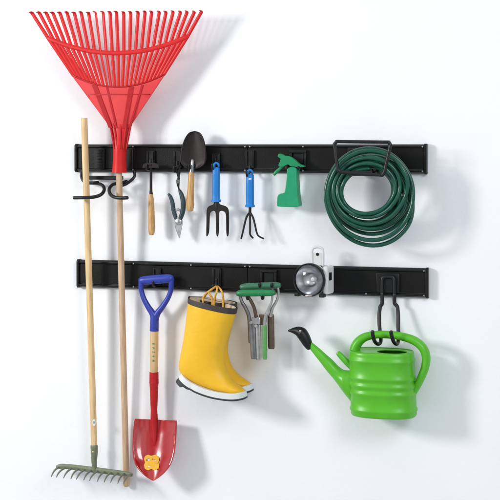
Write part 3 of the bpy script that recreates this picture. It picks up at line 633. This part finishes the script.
m = MB(); m.box(c - ax * .034 + side * (RR * .98), .018, .058, .092, rot); sp = m.build('side_panel', 'lampgrey', r, bevel=.007, seg=4)
m = MB(); m.box(c - ax * .028 + side * (RR * .98 + .0095) + upv * .012, .004, .020, .026, rot); m.build('switch', 'black', sp, bevel=.0015)
hc = at(317.6, 255.5, .075); m = MB()
ho = [(-.0185, -.034), (-.0185, .014), (-.013, .0245), (0, .028), (.013, .0245), (.0185, .014), (.0185, -.034)]
m.tube3([hc + Vector((x, 0, z)) for x, z in ho], [.0042] * 7, 12, smooth=5); m.build('hang_loop', 'lampgrey', r)
m = MB(); m.box(hc + Vector((0, .001, -.012)), .030, .0045, .042); hp = m.build('loop_plate', 'lampgrey', r, bevel=.0015)
m = MB(); m.lathe(hc + Vector((0, -.0012, .004)), Vector((0, -1, 0)), [(.0052, 0), (.0052, .0016), (0, .0018)], 16); m.build('hang_hole', 'black', hp)
for k in (-1, 1): MB().box(c + side * k * .044 - upv * (RR * .93) - ax * .004, .018, .022, .012, rot).build('foot', 'black', r, bevel=.003)
m = MB(); m.box(c - upv * (RR * 1.0) + ax * .006, .026, .010, .010, rot); m.build('latch', 'palesteel', r, bevel=.003)

# ------------------------------------------------------------------ hook and watering can
DC = .092
r = thing('double_wire_hook', 'pair of long black wire hooks on the lower rail carrying the watering can', 'hook', at(388, 283, .02))
m = MB(); m.box(at(388, 283, .0225), .078, .008, .066); m.build('base_plate', 'black', r, bevel=.003)
m = MB(); m.tube([(382, 297, .030, 1.9), (382, 288, .030, 1.9), (382.3, 279.5, .030, 1.9), (384.6, 277, .030, 1.9), (391.5, 277, .030, 1.9), (394, 279.5, .030, 1.9), (394.4, 288, .030, 1.9), (394.6, 297, .030, 1.9)], 12); m.build('wire_bridge', 'wire', r)
for P in ([(382, 293, .030), (382.2, 303, .031), (380.2, 307, .034), (379.2, 316, .04), (379.6, 328, .052), (380.6, 336, .064), (380.6, 342, .080), (378.0, 344, .098), (374.8, 341.5, .122), (373.0, 336, .133), (372.4, 331.4, .136)],
          [(394.6, 294, .030), (394.6, 303, .031), (397.4, 307, .034), (398.2, 316, .04), (398.2, 328, .052), (398.6, 336, .064), (398, 342, .080), (396.4, 344, .098), (393.6, 341.5, .122), (391.8, 336, .133), (391.0, 331.6, .136)]):
    m = MB(); m.tube([(*p, 1.95) for p in P], 12, smooth=5); m.build('hook_arm', 'wire', r)
r = thing('watering_can', 'lime green plastic watering can with a black spout rose', 'watering can', at(383, 417, DC))
sec = [(350.4, 31.0), (351.2, 32.0), (354, 32.2), (357.4, 32.2), (358.6, 33.1), (360.4, 33.1), (361.6, 32.3), (368, 32.3), (375, 32.4), (376.6, 33.3), (378.6, 33.3), (380, 32.3), (382.6, 32.3), (384, 33.3), (386.4, 33.3), (387.8, 32.3), (390.4, 32.4), (391.8, 33.4), (394.2, 33.4), (395.6, 32.5), (402, 32.6), (408, 32.7), (409.4, 33.6), (411.4, 33.6), (412.6, 32.8), (415.4, 32.8), (417, 31.8), (417.8, 29.5)]
m = MB(); rings = []
for y, a in sec:
    c = at(381.6 + (y - 350) * .035, 350 + (y - 350) * .967, DC); u = unit(c); rings.append(ring_h(c, a * u, (a - 9.5) * u, 56, 2.6))
m.loft(rings, cap=False)
k0 = len(m.v) - 56; m.f.append(tuple(range(k0, k0 + 56)))
m.build('body', 'can', r, solid=.0028, angle=50)
# top deck with a filling hole towards the handle's far side
c = at(381.6, 351.2, DC); u = unit(c); outer = ring_h(c, 31.3 * u, 21.8 * u, 56, 2.6); inner = ring_h(c + Vector((11 * u, -2 * u, .0008)), 15 * u, 13.5 * u, 56, 2.2)
low = [p - Vector((0, 0, .003)) for p in inner]
m = MB(); m.loft([outer, inner, low], cap=False); m.build('top_deck', 'can', r, angle=40)
H = [(353.6, 368, 3.2), (353.6, 360, 4.6), (354.4, 351, 5.2), (357.4, 343.4, 5.0), (364, 337.6, 4.4), (375, 334.8, 3.9), (390, 334.8, 3.9), (404, 337, 4.1), (415, 341, 4.4), (423, 348, 4.5), (426.2, 357, 4.4), (425.2, 367, 4.2), (421.4, 377, 4.0), (417, 386, 3.8), (412.6, 394, 3.2)]
m = MB(); m.tube([(x, y, DC, w) for x, y, w in H], 18, flat=(1, 1.35), smooth=5); m.build('handle', 'can', r)
m = MB()
SP = [((357, 364), (357, 408)), ((351, 369.6), (351.6, 402)), ((347, 370.4), (344.4, 393)), ((342.5, 369.4), (338.8, 385.4)), ((338, 366), (333.8, 378.8)), ((332, 359.6), (327, 371)), ((326, 354.4), (321, 363)), ((319.4, 348.4), (314.8, 355.2)), ((311.4, 341.8), (308.6, 347.0))]
PA, _ = spline([at(*a, DC) for a, b in SP], [0] * 9, 4); PB, _ = spline([at(*b, DC) for a, b in SP], [0] * 9, 4); rings = []
for a, b in zip(PA, PB):
    c = (a + b) / 2; h = (a - b) / 2; L = h.length; dw = min(L * 1.0, .034)
    rings.append([c + h * math.cos(t) + Vector((0, dw * math.sin(t), 0)) for t in [2 * math.pi * k / 28 for k in range(28)]])
m.loft(rings).build('spout', 'can', r, angle=50)
m = MB(); m.tube([(338.4, 353.2, DC, 2.6), (341.4, 356.4, DC, 3.0), (346.6, 362, DC, 3.2), (352, 367.4, DC, 3.2)], 12, smooth=4); m.build('spout_stub', 'can', r)
m = MB(); m.tube([(309.6, 347.4, DC, 3.6), (307.4, 343, DC, 4.9), (304.6, 337.6, DC, 5.6), (301.6, 333.2, DC, 5.9), (298, 331.2, DC, 4.9), (294, 330.6, DC, 3.2), (290.6, 330.6, DC, 1.7), (288.4, 330.8, DC, .8)], 18, smooth=5, flat=(1, 1.1)); ro = m.build('rose', 'black', r)
m = MB(); m.lathe(at(300.4, 331.2, DC + .0205), Vector((-.1, -1, 0)), [(.0036, -.002), (.0036, .0015), (.0022, .0025), (0, .0026)], 14); m.build('rivet', 'palesteel', ro)
